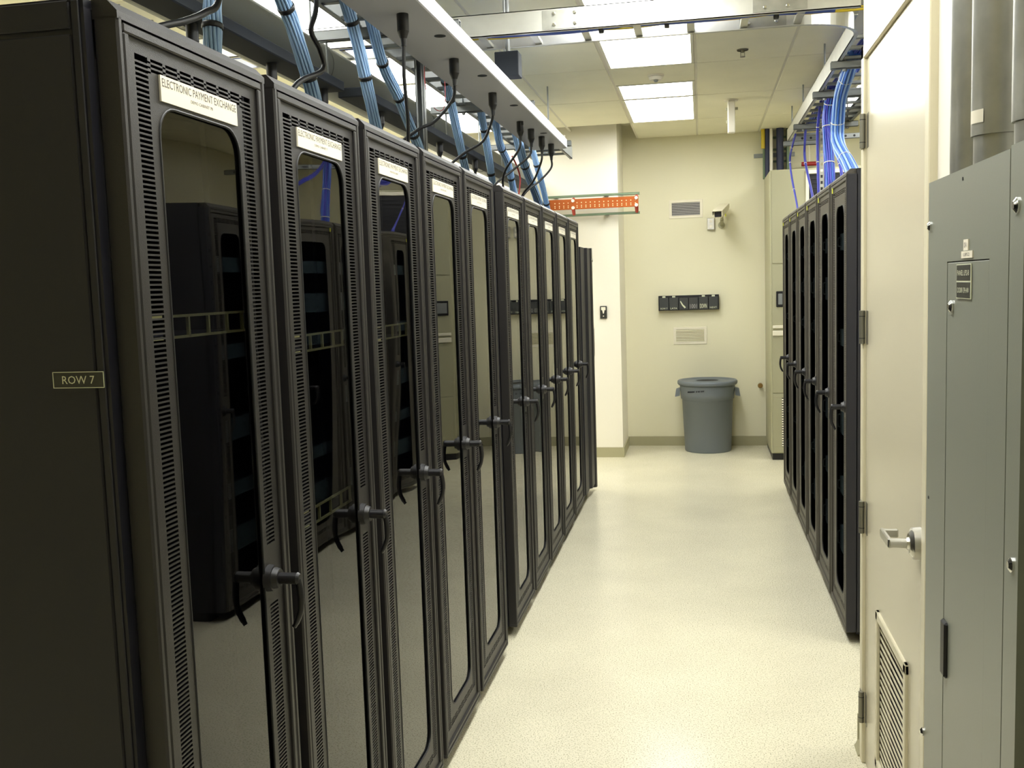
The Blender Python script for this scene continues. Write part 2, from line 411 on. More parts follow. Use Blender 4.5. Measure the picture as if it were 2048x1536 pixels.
def cab_meshes(W, paint):
    f = MB()   # front bezel, chamfered outer edges
    for z0, z1 in ((.05, .066),): f.cbox(-.045, 0, 0, W, z0, z1, .004)
    f.prism([(0, 2.210), (0, 2.222), (-.018, 2.241), (-.045, 2.241), (-.045, 2.210)], 'y', 0, W)
    f.cbox(-.045, 0, 0, .0155, .060, 2.218, .004); f.cbox(-.045, 0, W-.0155, W, .060, 2.218, .004)
    b = MB(); y0, y1 = -.022, .580; D = -.93
    b.box(-.045, D, y0, y0+.02, .05, 2.24); b.box(-.045, D, y1-.02, y1, .05, 2.24)
    b.box(-.045, D, y0, y1, 2.225, 2.24); b.box(-.045, D, y0, y1, .05, .07); b.box(D, D+.02, y0, y1, .05, 2.24)
    b.box(-.09, D+.05, y0+.03, y1-.03, 0, .05)
    for yy in (y0+.02, y1-.05): b.box(-.075, -.05, yy, yy+.03, .07, 2.225)
    return f.mesh('bezel', [paint]), b.mesh('body', [m_blackp, m_inside])
def rail_mesh():
    r = MB()
    for yy in (.03, .50): 
        r.box(-.16, -.13, yy, yy+.025, .08, 2.2); 
        for k in range(60): r.box(-.1299, -.129, yy+.009, yy+.016, .1+k*.035, .107+k*.035, 1)
    return r.mesh('mounting_rails', [m_blackp, m_dark])
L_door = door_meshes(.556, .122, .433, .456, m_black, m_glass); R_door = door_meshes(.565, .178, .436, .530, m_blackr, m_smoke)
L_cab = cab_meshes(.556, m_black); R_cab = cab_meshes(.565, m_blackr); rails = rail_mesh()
def child(name, me, parent):
    o = bpy.data.objects.new(name, me); C.objects.link(o); o.parent = parent; return o
def cabinet(x, y, rz, label, group, cab, door):
    t = thing('server_cabinet', label, 'server cabinet', (x, y, 0), rz, group)
    child('bezel', cab[0], t); child('body', cab[1], t); child('mounting_rails', rails, t)
    d = child('door', door[0], t); child('gasket', door[1], d); child('window_pane', door[2], d); child('handle', door[3], d)
    return t
sub = ['DEMO CABINET 7B', 'DEMO CABINET 7', 'PRODUCTION CABINET 1', 'PRODUCTION CABINET 2', 'PRODUCTION CABINET 3',
       'PRODUCTION CABINET 4', 'PRODUCTION CABINET 5', 'PRODUCTION CABINET 6', 'PRODUCTION CABINET 7', 'PRODUCTION CABINET 8']
XL = -.926
LY = [1.512+.6061*i+(.187 if i >= 5 else 0) for i in range(10)]
LL = ['tall charcoal server cabinet nearest the camera, with the ROW 7 plate on its side',
      'charcoal server cabinet second from the camera in the left row',
      'charcoal server cabinet third from the camera in the left row',
      'charcoal server cabinet fourth from the camera in the left row',
      'charcoal server cabinet fifth in the left row, just before the gap',
      'charcoal server cabinet sixth in the left row, its dark side showing just past the gap',
      'charcoal server cabinet seventh in the left row, second past the gap',
      'charcoal server cabinet eighth in the left row, third past the gap',
      'charcoal server cabinet ninth in the left row, second last of the tall ones',
      'charcoal server cabinet tenth and last of the tall ones in the left row']
for i, y in enumerate(LY):
    t = cabinet(XL, y, 0, LL[i], 'server cabinets of the left row', L_cab, L_door)
    l = MB(); l.box(-.008, -.0045, .130, .424, 2.100, 2.1455)
    fr = lambda a, b: (-.0042, a, b)
    put_text(l, 'ELECTRONIC PAYMENT EXCHANGE', .277, 2.1335, .284, .0145, fr)
    put_text(l, sub[i], .277, 2.1165, .085, .0055, fr); 
    l.build('name_label', [m_label, m_ink], t)
    if i in (0, 5):
        s = MB(); s.cbox(-.072, -.90, -.028, -.022, .06, 2.183, .002) ; s.cbox(-.072, -.90, -.028, -.022, 2.192, 2.236, .002)
        s.cbox(-.066, -.052, -.026, -.022, .06, 2.236, .0015)
        s.cyl((-.20, -.0285, 2.215), (-.20, -.026, 2.215), .006, .006, 14, 1)
        s.build('side_panel', [m_blackp, m_dark], t)
    if i == 0:
        s = MB()
        sx0, sx1, sz0, sz1 = -1.072+.926, -.977+.926, 1.608, 1.6355
        s.box(sx0, sx1, -.030, -.027, sz0, sz1, 0)
        fr = lambda a, b: (a, -.0305, b); th = .0011
        for q in ((sx0, sx1, sz0, sz0+th), (sx0, sx1, sz1-th, sz1), (sx0, sx0+th, sz0, sz1), (sx1-th, sx1, sz0, sz1)):
            s.box(q[0], q[1], -.0306, -.030, q[2], q[3], 1)
        put_text(s, 'ROW 7', (sx0+sx1)/2, (sz0+sz1)/2, .060, .0135, fr)
        s.build('row_plate', [m_tag, m_white], t)['label'] = 'black engraved plate reading ROW 7'

# the short dark cabinet closing the left row
t = thing('equipment_cabinet', 'short dark cabinet closing the far end of the left row', 'cabinet', (-.90, 7.74, 0))
b = MB(); b.prism([(-.9, 0), (-.9, .52), (-.03, .52), (0, .49), (0, .30), (-.02, .27), (-.02, .02), (-.04, 0)], 'z', .07, 2.045); b.build('body', m_blackp, t)
b = MB(); b.prism([(-.9, .52), (-.02, .52), (.008, .535), (.012, .57), (-.9, .57)], 'z', .03, 2.05); b.build('door_edge', m_black, t)
h = MB(); h.box(.004, .016, .56, .574, 1.15, 1.38); h.cyl((.012, .55, 1.95), (.02, .55, 1.95), .014, .014, 12); h.build('latch', m_satin, t)
b = MB()
for yy in (.08, .46):
    for xx in (-.08, -.8): b.cyl((xx-.012, yy, .03), (xx+.012, yy, .03), .03, .03, 16); b.box(xx-.02, xx+.02, yy-.02, yy+.02, .045, .075)
b.build('casters', m_handle, t)

# right row
XR = .6624
RN = ['nearest', 'second', 'third', 'fourth', 'fifth', 'farthest']
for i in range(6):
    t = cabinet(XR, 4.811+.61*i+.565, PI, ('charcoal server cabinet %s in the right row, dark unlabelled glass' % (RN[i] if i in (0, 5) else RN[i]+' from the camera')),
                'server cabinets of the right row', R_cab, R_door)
    MB().box(-.002, .0006, .478 if i else .08, .492 if i else .094, 2.150, 2.188).build('sticker', m_sticker, t) if False else MB().box(-.002, .0006, .060, .082, 2.170, 2.196).build('sticker', m_sticker, t)
    if i == 0:
        s = MB(); s.cbox(-.046, -.90, .580, .586, .06, 2.236, .002); s.cbox(-.004, -.046, .5655, .586, .06, 2.216, .002); s.build('side_panel', m_blackp, t)  # front strip added to darken the bezel side, standing in for shade
# equipment behind the windows
def server(x, y, z, d, w, h, sx, label, group, front):
    t = thing('rack_server', label, 'server', (x, y, z), 0, group)
    MB().cbox(0, sx*-d, -w/2, w/2, 0, h, .003).build('chassis', m_blackp, t)
    f = MB(); f.cbox(sx*.0, sx*.012, -w/2, w/2, .003, h-.003, .002); f.build('front_panel', front, t)
    g = MB()
    for yy in (-w/2+.02, w/2-.02): g.tube(spline([(sx*.012, yy, h*.25), (sx*.026, yy, h*.3), (sx*.026, yy, h*.7), (sx*.012, yy, h*.75)], 4), .004, 6)
    g.build('pull_handles', m_satin, t)
    return t
for i in range(6):
    for k, z in enumerate((.34, .64, .95, 1.40, 1.62, 1.88)):
        if (i+k) % 5 == 4: continue
        server(XR+.048, 4.811+.61*i+.255, z, .5, .42, .088 if k % 2 else .132, -1,
               'grey rack server, %s from the bottom inside the %s right-row cabinet' % (ORD[k], RN[i]), 'rack servers inside the right row', m_server)
for i, zs in ((0, (1.676,)), (1, (1.606, 1.165)), (2, (1.60,))):
    for q, z in enumerate(zs):
        t = thing('rack_shelf', '%s brassy open rack shelf seen through the %s left-row window' % (('upper', 'lower')[q] if len(zs) > 1 else 'single', ORD[i]), 'shelf', (XL-.05, LY[i]+.277, z), 0, 'shelves inside the left row')
        s = MB(); s.box(0, -.006, -.22, .22, 0, .005); s.box(0, -.006, -.22, .22, .040, .045)
        for yy in (-.22, -.02, .06, .14, .21): s.box(0, -.006, yy, yy+.006, 0, .045)
        s.build('front_rails', m_shelf, t); MB().box(-.01, -.5, -.22, .22, 0, .006).build('tray', m_blackp, t)

# ------------------------------------------------------------------ overhead power raceways
def plug(mb, x, y, z, s=1.0):    # inline socket hanging under a raceway, pointing down
    mb.cyl((x, y, z), (x, y, z-.055*s), .0195*s, .0195*s, 14); mb.cyl((x, y, z-.055*s), (x, y, z-.078*s), .0195*s, .011*s, 14)
    mb.cyl((x, y, z-.078*s), (x, y, z-.102*s), .010*s, .008*s, 12)
def cord(label, plugp, pts, r=.0065):
    t = thing('hanging_power_cable', label, 'cable', plugp, 0, 'power cords hanging from the raceways')
    p = MB(); plug(p, 0, 0, 0); p.build('plug', m_rubber, t)
    o = Vector(plugp)
    MB().tube(spline([(0, 0, -.09)] + [Vector(q)-o for q in pts], 8), r, 8).build('cable', m_rubber, t)
t = thing('power_raceway', 'long white overhead power raceway above the fronts of the left cabinets', 'raceway', (0, 0, 2.65))
b = MB(); b.cbox(-1.085, -.855, .9, 6.62, 0, .062, .004); b.build('housing', m_race, t)
b = MB()
for yy in (3.52, 4.22, 4.95, 2.5, 5.9): b.cyl((-.90, yy, -.0012), (-.90, yy, .001), .021, .021, 18); 
stuff(b.build('knockouts', m_raceg, t))
for yy in (2.4, 4.05, 5.9):
    MB().cyl((-1.0, yy, .06), (-1.0, yy, .185), .006, .006, 8).build('hanger_rod', m_strut, t)
b = MB(); b.cyl((-.87, 6.56, .062), (-.87, 6.56, .078), .012, .012, 10); b.build('end_screw', m_satin, t)
cords = [
 ((-.944, 3.21, 2.65), [(-.95, 3.22, 2.45), (-.955, 3.26, 2.33), (-.97, 3.30, 2.243)]),
 ((-.94, 3.882, 2.65), [(-.955, 3.90, 2.50), (-1.03, 3.90, 2.42), (-1.1, 3.88, 2.385), (-1.22, 3.86, 2.30), (-1.26, 3.86, 2.243)]),
 ((-.937, 4.604, 2.65), [(-.95, 4.62, 2.52), (-1.0, 4.65, 2.44), (-1.1, 4.65, 2.385), (-1.2, 4.62, 2.3), (-1.24, 4.60, 2.243)]),
 ((-.958, 5.438, 2.65), [(-.97, 5.44, 2.50), (-1.06, 5.50, 2.40), (-1.10, 5.62, 2.33), (-1.10, 5.75, 2.243)]),
 ((-.945, 5.718, 2.65), [(-.96, 5.72, 2.50), (-1.05, 5.68, 2.42), (-1.13, 5.55, 2.33), (-1.16, 5.5, 2.243)]),
 ((-.932, 6.026, 2.65), [(-.94, 6.03, 2.50), (-1.0, 6.10, 2.40), (-1.08, 6.17, 2.33), (-1.12, 6.2, 2.243)]),
 ((-.925, 6.365, 2.65), [(-.93, 6.37, 2.50), (-1.0, 6.34, 2.42), (-1.08, 6.24, 2.34), (-1.13, 6.22, 2.243)])]
for i, (p, q) in enumerate(cords):
    cord('black power cord hanging from the %s plug of the white raceway' % (ORD[i]), p, q)
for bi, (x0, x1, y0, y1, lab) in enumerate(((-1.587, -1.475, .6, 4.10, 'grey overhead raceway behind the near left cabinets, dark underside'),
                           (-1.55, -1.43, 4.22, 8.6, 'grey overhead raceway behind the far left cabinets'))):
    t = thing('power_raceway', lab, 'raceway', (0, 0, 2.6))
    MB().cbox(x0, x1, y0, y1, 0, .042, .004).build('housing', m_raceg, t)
    for yy in ((2.4, 4.05) if bi == 0 else (5.9, 7.6)):
        MB().cyl((x0+.06, yy, .04), (x0+.06, yy, .20), .005, .005, 8).build('hanger_rod', m_strut, t)
for i, (x, y) in enumerate(((-1.545, 2.936), (-1.545, 3.52), (-1.54, 4.02), (-1.49, 4.62), (-1.48, 5.68), (-1.465, 6.54))):
    cord('black cord dropping straight from the %s plug of the grey rear raceways' % ORD[i], (x, y, 2.6), [(x, y+.01, 2.42), (x+.01, y+.02, 2.3), (x+.01, y+.02, 2.243)], .006)
# loose black loops standing on the first cabinets
for lab, pts in (('black cable looping up from the top of the nearest left cabinet', [(-1.2, 1.95, 2.243), (-1.17, 2.03, 2.33), (-1.15, 2.155, 2.382), (-1.15, 2.254, 2.426), (-1.15, 2.328, 2.475), (-1.16, 2.37, 2.62), (-1.2, 2.38, 2.9)]),
                 ('black cable bent in an elbow above the second left cabinet', [(-1.18, 2.70, 2.243), (-1.16, 2.817, 2.367), (-1.15, 3.005, 2.445), (-1.15, 2.99, 2.503), (-1.15, 2.926, 2.547), (-1.15, 2.98, 2.65), (-1.18, 3.0, 2.9)])):
    tag(MB().tube(spline(pts, 10), .0085, 8).build('power_cable', m_rubber), lab, 'cable', 'loose cables over the left row')
# big jacketed pipe
t = thing('insulated_pipe', 'big grey jacketed pipe running above the rear of the left row', 'pipe', (-1.75, 0, 2.8))
MB().cyl((0, .3, 0), (0, YP-.002, 0), .11, .11, 32).build('jacket', m_duct, t)
for yy in (1.6, 3.35, 4.45, 6.2, 8.0): MB().cyl((0, yy-.02, 0), (0, yy+.02, 0), .113, .113, 32).build('band', m_duct, t)
for yy in (1.6, 4.45, 8.0): MB().cyl((0, yy, .11), (0, yy, HC-2.8), .006, .006, 8).build('hanger_rod', m_strut, t)
# strut post standing on the left row
t = thing('strut_post', 'grey steel strut post standing on the left row up to the ceiling', 'post', (-1.30, 4.67, 2.24))
p = MB(); s_ = .041
p.box(-.0205, .0205, .018, .0205, 0, HC-2.24); p.box(-.0205, -.018, -.0205, .0205, 0, HC-2.24); p.box(.018, .0205, -.0205, .0205, 0, HC-2.24)
p.box(-.0205, -.010, -.0205, -.018, 0, HC-2.24); p.box(.010, .0205, -.0205, -.018, 0, HC-2.24)
p.build('channel', m_strut, t); MB().cbox(-.05, .05, -.05, .05, 0, .006, .001).build('base_plate', m_strut, t)

# ------------------------------------------------------------------ ladder trays
def rail_x(mb, y, x0, x1, z0=0, h=.105, t=.004, fl=.022, s=1):   # C-section side rail along X, flanges towards s*Y
    mb.box(x0, x1, y, y+s*t, z0, z0+h); mb.box(x0, x1, y, y+s*fl, z0, z0+t); mb.box(x0, x1, y, y+s*fl, z0+h-t, z0+h)
def rail_y(mb, x, y0, y1, z0=0, h=.105, t=.004, fl=.022, s=1):
    mb.box(x, x+s*t, y0, y1, z0, z0+h); mb.box(x, x+s*fl, y0, y1, z0, z0+t); mb.box(x, x+s*fl, y0, y1, z0+h-t, z0+h)
ZTR = 2.95
t = thing('cable_tray', 'aluminium ladder cable tray crossing the aisle just under the ceiling', 'cable tray', (0, 4.78, ZTR))
b = MB(); rail_x(b, 0, -3.2, .72, s=1); b.build('side_rail', m_alum, t)
b = MB(); rail_x(b, .275, -3.2, .47, s=-1)
N = 14   # inner rail sweeps round the elbow towards the tray over the right row
cxe, cye, re = .47, .275+.30, .30
pts = [(cxe+re*math.sin(PI/2*q/N), cye-re*math.cos(PI/2*q/N)) for q in range(N+1)]
for q in range(N):
    (xa, ya), (xb, yb) = pts[q], pts[q+1]
    d = Vector((xb-xa, yb-ya)).normalized(); n_ = Vector((d.y, -d.x))*.022
    b.add([(xa, ya, 0), (xb, yb, 0), (xb, yb, .105), (xa, ya, .105)], [(0, 1, 2, 3)])
    b.add([(xa, ya, 0), (xb, yb, 0), (xb+n_.x, yb+n_.y, 0), (xa+n_.x, ya+n_.y, 0)], [(0, 1, 2, 3)])
    b.add([(xa, ya, .105), (xb, yb, .105), (xb+n_.x, yb+n_.y, .105), (xa+n_.x, ya+n_.y, .105)], [(0, 1, 2, 3)])
b.build('side_rail', m_alum, t)
k = 0; x = .47
while x > -3.1:
    MB().cbox(x-.018, x+.018, .004, .271, .008, .026, .002).build('rung', m_alum, t); x -= .25
b = MB()   # splice plates with round bolt heads
for x0, n_ in ((-.72, 2), (.25, 2)):
    MB().box(x0, x0+.24, -.004, 0, .008, .097).build('splice_plate', m_galv, t)
    for dx in (.055, .155):
        for zz in (.028, .078):
            MB().cyl((x0+dx, -.004, zz), (x0+dx, -.014, zz), .010, .006, 12).build('bolt_head', m_chrome, t)
MB().box(.20, .42, .270, .274, .008, .097).build('splice_plate', m_galv, t)
for dx in (.245, .375):
    for zz in (.03, .075): MB().cyl((dx, .270, zz), (dx, .260, zz), .011, .007, 12).build('bolt_head', m_chrome, t)
for xx in (-2.9, -2.2):
    for yy in (-.02, .295): MB().cyl((xx, yy, -.03), (xx, yy, HC-ZTR), .006, .006, 8).build('hanger_rod', m_strut, t)
for xx in (-.93, .66): MB().cyl((xx, .14, .105), (xx, .14, HC-ZTR), .006, .006, 8).build('hanger_rod', m_strut, t)
# cables lying in it
def run(name, label, mat_, y, z, r, x0, x1, amp, ph, n=1, group='cables lying in the aisle tray'):
    pts = [(x0+(x1-x0)*q/40, y+.01*math.sin(q*.5+ph), z-amp*abs(math.sin(q*.42+ph))) for q in range(41)]
    tag(MB().tube(pts, r, 8).build(name, mat_), label, 'cable', group)
run('blue_cable_bundle', 'dark blue cable bundle lying along the aisle tray', m_tblue, 4.850, ZTR+.042, .030, -3.1, .62, .012, 0)
run('blue_cable', 'mid blue cable on top of the aisle tray bundle', m_tblue, 4.884, ZTR+.034, .010, -3.1, .62, .012, .8)
run('yellow_cable', 'yellow fibre cable sagging along the aisle tray', m_yellow, 4.902, ZTR+.030, .0055, -1.9, .85, .012, 1.6)
run('yellow_cable', 'thin amber cable beside the yellow one in the aisle tray', m_yellow, 4.912, ZTR+.034, .004, -1.4, .80, .014, 2.6)
for i, xx in enumerate((-.45, -.14, .36)):
    tag(MB().ring((xx, 4.868, ZTR+.036), (1, 0, 0), .038, .022, 14).build('cable_strap', m_rubber), 'black strap round the aisle tray cables, %s of three from the left' % ORD[i], 'strap', 'straps in the aisle tray')

def ladder(name, label, x0, x1, y0, y1, z, pitch, struts, sx0, sx1):
    t = thing(name, label, 'cable tray', (0, 0, z))
    global_z = z
    b = MB(); rail_y(b, x0, y0, y1, s=1); b.build('side_rail', m_alum if x0 > 0 else m_strut, t)
    b = MB(); rail_y(b, x1, y0, y1, s=-1); b.build('side_rail', m_strut, t)
    y = y0+.1
    while y < y1:
        MB().cbox(x0+.004, x1-.004, y-.016, y+.016, .008, .026, .002).build('rung', m_strut, t); y += pitch
    for y in struts:
        s = MB(); s.box(sx0, sx1, y-.0205, y+.0205, -.003, 0); s.box(sx0, sx1, y-.0205, y-.018, -.041, 0); s.box(sx0, sx1, y+.018, y+.0205, -.041, 0)
        s.box(sx0, sx1, y-.0205, y-.009, -.041, -.038); s.box(sx0, sx1, y+.009, y+.0205, -.041, -.038)
        s.build('trapeze_strut', m_strut, t)
        for xx in (x0+.04, x1-.04):
            r = MB(); r.cyl((xx, y, -.055), (xx, y, HC-z), .006, .006, 8); r.cyl((xx, y, -.053), (xx, y, -.041), .012, .012, 6); r.cyl((xx, y, .0), (xx, y, .012), .013, .013, 6)
            r.build('threaded_rod', m_strut, t)
    return t
ladder('cable_tray', 'ladder cable tray running over the left server row', -1.42, -1.08, .6, 8.7, 2.84, .25, (2.4, 4.05, 5.9, 7.6), -1.58, -.95)
ladder('cable_tray', 'ladder cable tray running over the right server row', .77, 1.18, 5.35, 9.23, 2.95, .25, (5.95, 6.86, 8.23, 9.2), .735, 1.22)
# extra hanging boxes and struts at the far right
t = thing('strut_post', 'perforated galvanised strut post rising between blue cables on the right row', 'post', (1.0, 8.70, 2.243))
p = MB()
p.box(-.0205, -.009, -.0205, -.018, 0, .70); p.box(.009, .0205, -.0205, -.018, 0, .70); p.box(-.0205, -.018, -.0205, .0205, 0, .70); p.box(.018, .0205, -.0205, .0205, 0, .70)
for q in range(15): p.box(-.009, .009, -.0205, -.018, q*.05, q*.05+.026)
p.build('channel', m_galv, t)
t = thing('ceiling_strut', 'perforated strut channel hung across the end of the right tray', 'strut', (0, 8.85, 2.90))
p = MB(); p.box(.80, 2.6, -.02, -.018, 0, .041); p.box(.80, 2.6, -.02, .02, 0, .002); p.box(.80, 2.6, -.02, .02, .039, .041)
p.build('channel', m_strut, t); p = MB()
for q in range(24): p.cyl((.86+q*.07, -.0205, .02), (.86+q*.07, -.0198, .02), .010, .010, 10)
stuff(p.build('slots', m_dark, t))

# ------------------------------------------------------------------ data cable bundles
def bundle(label, path, r, mats, straps, group, n=13, tie=False):
    t = thing('cable_bundle', label, 'cable bundle', path[-1], 0, group); o = Vector(path[-1])
    P = [Vector(p)-o for p in spline(path, 9)]; N = len(P); b = MB()
    rs = r*.30*(13/n)**.5*.62
    a = (P[1]-P[0]).normalized().orthogonal().normalized(); axes = []
    for i, p in enumerate(P):
        tt = (P[min(i+1, N-1)]-P[max(i-1, 0)]).normalized(); a = (a-tt*a.dot(tt)).normalized(); axes.append((a.copy(), tt.cross(a)))
    rnd = random.Random(len(label))
    for k in range(n):
        q0 = 2*PI*k/n; ph = rnd.uniform(0, 6)
        pts = []
        for i, p in enumerate(P):
            q = q0+.25*math.sin(i*.12+.5); R_ = (r-rs)*(1+.07*math.sin(i*.45+ph)); u, v = axes[i]
            pts.append(p+u*math.cos(q)*R_+v*math.sin(q)*R_)
        b.tube(pts, rs, 6, k % len(mats))
    b.tube(P, r-rs*1.6, 10, 0)
    stuff(b.build('strands', mats, t))
    for f in straps:
        i = int(f*(N-1)); d = P[min(i+1, N-1)]-P[max(i-1, 0)]
        MB().ring(P[i], d, r*.98, .006 if tie else .016, 16, t=.0025 if tie else .004).build('zip_tie' if tie else 'strap', m_pwhite if tie else m_rubber, t)
    return t
LB = [
 ([(-1.3, 2.55, 2.92), (-1.3, 2.60, 2.64), (-1.3, 2.591, 2.525), (-1.3, 2.579, 2.429), (-1.3, 2.57, 2.243)], .026, (.62,)),
 ([(-1.3, 2.82, 2.90), (-1.3, 3.064, 2.70), (-1.3, 3.147, 2.628), (-1.3, 3.292, 2.439), (-1.3, 3.36, 2.243)], .026, (.36, .72)),
 ([(-1.3, 3.58, 2.92), (-1.3, 3.72, 2.80), (-1.3, 3.835, 2.643), (-1.3, 3.959, 2.44), (-1.3, 4.05, 2.243)], .025, (.30, .56, .88)),
 ([(-1.28, 3.86, 2.88), (-1.3, 4.095, 2.707), (-1.3, 4.305, 2.601), (-1.3, 4.58, 2.431), (-1.3, 4.80, 2.243)], .024, (.27, .52, .70)),
 ([(-1.3, 5.05, 2.93), (-1.3, 5.203, 2.811), (-1.3, 5.295, 2.71), (-1.3, 5.541, 2.432), (-1.3, 5.68, 2.243)], .024, (.2, .42, .72)),
 ([(-1.3, 5.95, 2.96), (-1.3, 6.02, 2.814), (-1.3, 6.139, 2.666), (-1.3, 6.295, 2.42), (-1.3, 6.38, 2.243)], .024, (.22, .42, .70)),
 ([(-1.3, 6.38, 2.94), (-1.3, 6.552, 2.72), (-1.3, 6.831, 2.608), (-1.3, 7.025, 2.43), (-1.3, 7.15, 2.243)], .026, (.36, .66)),
 ([(-1.2, 6.30, 2.93), (-1.17, 6.43, 2.78), (-1.15, 6.664, 2.56), (-1.15, 7.10, 2.40), (-1.15, 7.40, 2.243)], .030, (.52, .85)),
 ([(-1.2, 6.85, 2.93), (-1.16, 6.98, 2.75), (-1.13, 7.12, 2.57), (-1.12, 7.36, 2.38), (-1.12, 7.52, 2.243)], .022, (.45, .8))]
for i, (p, r, s) in enumerate(LB):
    bundle('pale blue data cable bundle with black straps, %s from the camera over the left row' % ORD[i], p, r, [m_lblue], s, 'pale blue cable bundles over the left row')
RB = [
 ([(.87, 6.02, 3.0), (.86, 6.2, 2.93), (.85, 6.44, 2.82), (.85, 6.55, 2.60), (.85, 6.10, 2.40), (.86, 5.75, 2.243)], .040, [m_blue, m_lblue], (.25, .52, .76), 15, 'thick bright blue cable bundle over the nearest right cabinet, white ties'),
 ([(.87, 6.95, 3.0), (.86, 7.03, 2.9), (.85, 7.05, 2.795), (.85, 6.98, 2.55), (.85, 6.92, 2.355), (.85, 6.9, 2.243)], .034, [m_dblue, m_blue], (.2, .45, .65, .9), 13, 'violet blue cable bundle over the middle of the right row'),
 ([(.86, 7.50, 3.0), (.85, 7.60, 2.85), (.85, 7.63, 2.67), (.85, 7.57, 2.40), (.85, 7.55, 2.243)], .010, [m_dblue], (.3, .6), 5, 'thin blue cable group left of the perforated post'),
 ([(.86, 8.55, 2.99), (.85, 8.52, 2.85), (.85, 8.51, 2.70), (.85, 8.0, 2.39), (.85, 7.85, 2.243)], .010, [m_dblue], (.55, .85), 5, 'thin blue cable group swinging in front of the black grille'),
 ([(.78, 8.55, 2.92), (.77, 8.75, 2.84), (.77, 8.95, 2.765), (.77, 8.8, 2.6), (.77, 8.34, 2.33), (.77, 8.25, 2.243)], .008, [m_dblue], (.2, .45, .7), 5, 'thinnest blue cable, farthest over the right row'),
 ([(.85, 7.02, 2.75), (.86, 6.85, 2.62), (.87, 6.6, 2.45), (.87, 6.5, 2.35), (.87, 6.45, 2.243)], .010, [m_dblue], (.5,), 5, 'dark blue branch leaving the violet bundle over the right row')]
for p, r, ms, s, n, lab in RB:
    bundle(lab, p, r, ms, s, 'blue cable bundles over the right row', n, True)
# cables lying along the two ladders
for lab, x, y0, y1, z, ms in (('pale blue cables laid along the ladder tray over the left row', -1.25, .8, 8.5, 2.885, [m_lblue, m_blue]),
                              ('blue cables laid along the ladder tray over the right row', .92, 5.5, 9.0, 3.01, [m_dblue, m_blue])):
    b = MB()
    for k in range(16):
        xx = x+(k % 8-3.5)*.013; zz = z+(k//8)*.013
        b.tube([(xx+.006*math.sin(q*.9+k), y0+(y1-y0)*q/24, zz-.006*abs(math.sin(q*.6+k))) for q in range(25)], .006, 6, k % 2)
    o = tag(b.build('cable_run', ms), lab, 'cables'); stuff(o)
# red fibre loops
for i, pts in enumerate(([(-1.22, 4.62, 2.92), (-1.24, 4.55, 2.80), (-1.24, 4.55, 2.68), (-1.22, 4.62, 2.60), (-1.2, 4.72, 2.62), (-1.2, 4.75, 2.75), (-1.22, 4.74, 2.92)],
                         [(-1.14, 6.15, 2.56), (-1.12, 6.2, 2.5), (-1.11, 6.24, 2.44), (-1.11, 6.22, 2.38), (-1.12, 6.2, 2.30)])):
    tag(MB().tube(spline(pts, 8), .002 if i == 0 else .0055, 6).build('red_cable', m_red), ('thin red cable looping beside the strut post' , 'short red cable where the far black cords meet')[i], 'cable')

# ------------------------------------------------------------------ door in the partition
d = thing('door_1', '', 'x', (XD+.006, 0, 0)); del d['label']; del d['category']; d['kind'] = 'structure'
f = MB(); fo = .05     # hollow metal frame
f.cbox(-.012, .14, DY1+.003, DY1+fo, 0, DZ+fo, .003); f.cbox(-.012, .14, DY0-fo, DY0-.003, 0, DZ+fo, .003); f.cbox(-.012, .14, DY0-fo, DY1+fo, DZ+.003, DZ+fo, .003)
f.build('door_frame', m_frame2, d)
l0, l1, lz0, lz1 = 2.85, 3.335, .12, .655
s = MB()
s.box(.012, .044, DY0+.001, l0, .008, DZ); s.box(.012, .044, l1, DY1-.001, .008, DZ); s.box(.012, .044, l0, l1, lz1, DZ); s.box(.012, .044, l0, l1, .008, lz0)
s.add([(0, y, z) for z in (.008, lz0+.01, lz1-.01, DZ) for y in (DY0, l0+.01, l1-.01, DY1)], [(r_*4+c_, (r_+1)*4+c_, (r_+1)*4+c_+1, r_*4+c_+1) for r_ in range(3) for c_ in range(3) if not (r_ == 1 and c_ == 1)])
s.add([(x, y, z) for x in (0, .012) for y, z in ((DY0, .008), (DY1, .008), (DY1, DZ), (DY0, DZ))], [(0, 1, 5, 4), (1, 2, 6, 5), (2, 3, 7, 6), (3, 0, 4, 7)])
s.build('door_panel', m_door, d)
lo = MB()   # louvre frame proud of the door
for a in ((l0, l1, lz1-.03, lz1), (l0, l1, lz0, lz0+.03), (l0, l0+.03, lz0, lz1), (l1-.03, l1, lz0, lz1)): lo.cbox(-.009, .003, *a, .003)
lo.build('louvre_frame', m_frame2, d)
lf = d
nl = 20
for k in range(nl):
    z = lz0+.036+(lz1-lz0-.07)*k/(nl-1)
    q = MB(); q.prism([(.001, z-.0032), (.003, z-.0032), (.004, z+.0032), (.002, z+.0032)], 'y', l0+.028, l1-.028)
    q.build('louvre_blade', m_frame2, lf)
MB().box(.040, .043, l0, l1, lz0, lz1).build('louvre_backing', m_dark, d)
for z in (2.24, 1.575, .905, .21):
    h = MB(); h.cyl((-.014, DY1+.004, z-.057), (-.014, DY1+.004, z+.057), .0095, .0095, 12)
    for zz in (z-.038, z+.038): h.cyl((-.014, DY1+.004, zz-.001), (-.014, DY1+.004, zz+.001), .0101, .0101, 12, 1)
    h.box(-.0015, 0, DY1-.036, DY1, z-.057, z+.057); h.box(-.0145, -.0125, DY1+.004, DY1+.036, z-.057, z+.057)
    h.build('hinge', [m_hinge, m_dark], d)
hy, hz = 2.705, 1.045
h = MB(); h.cyl((0, hy, hz), (-.022, hy, hz), .044, .042, 32); h.cyl((-.022, hy, hz), (-.030, hy, hz), .036, .026, 28); h.cyl((-.030, hy, hz), (-.036, hy, hz), .017, .015, 20)
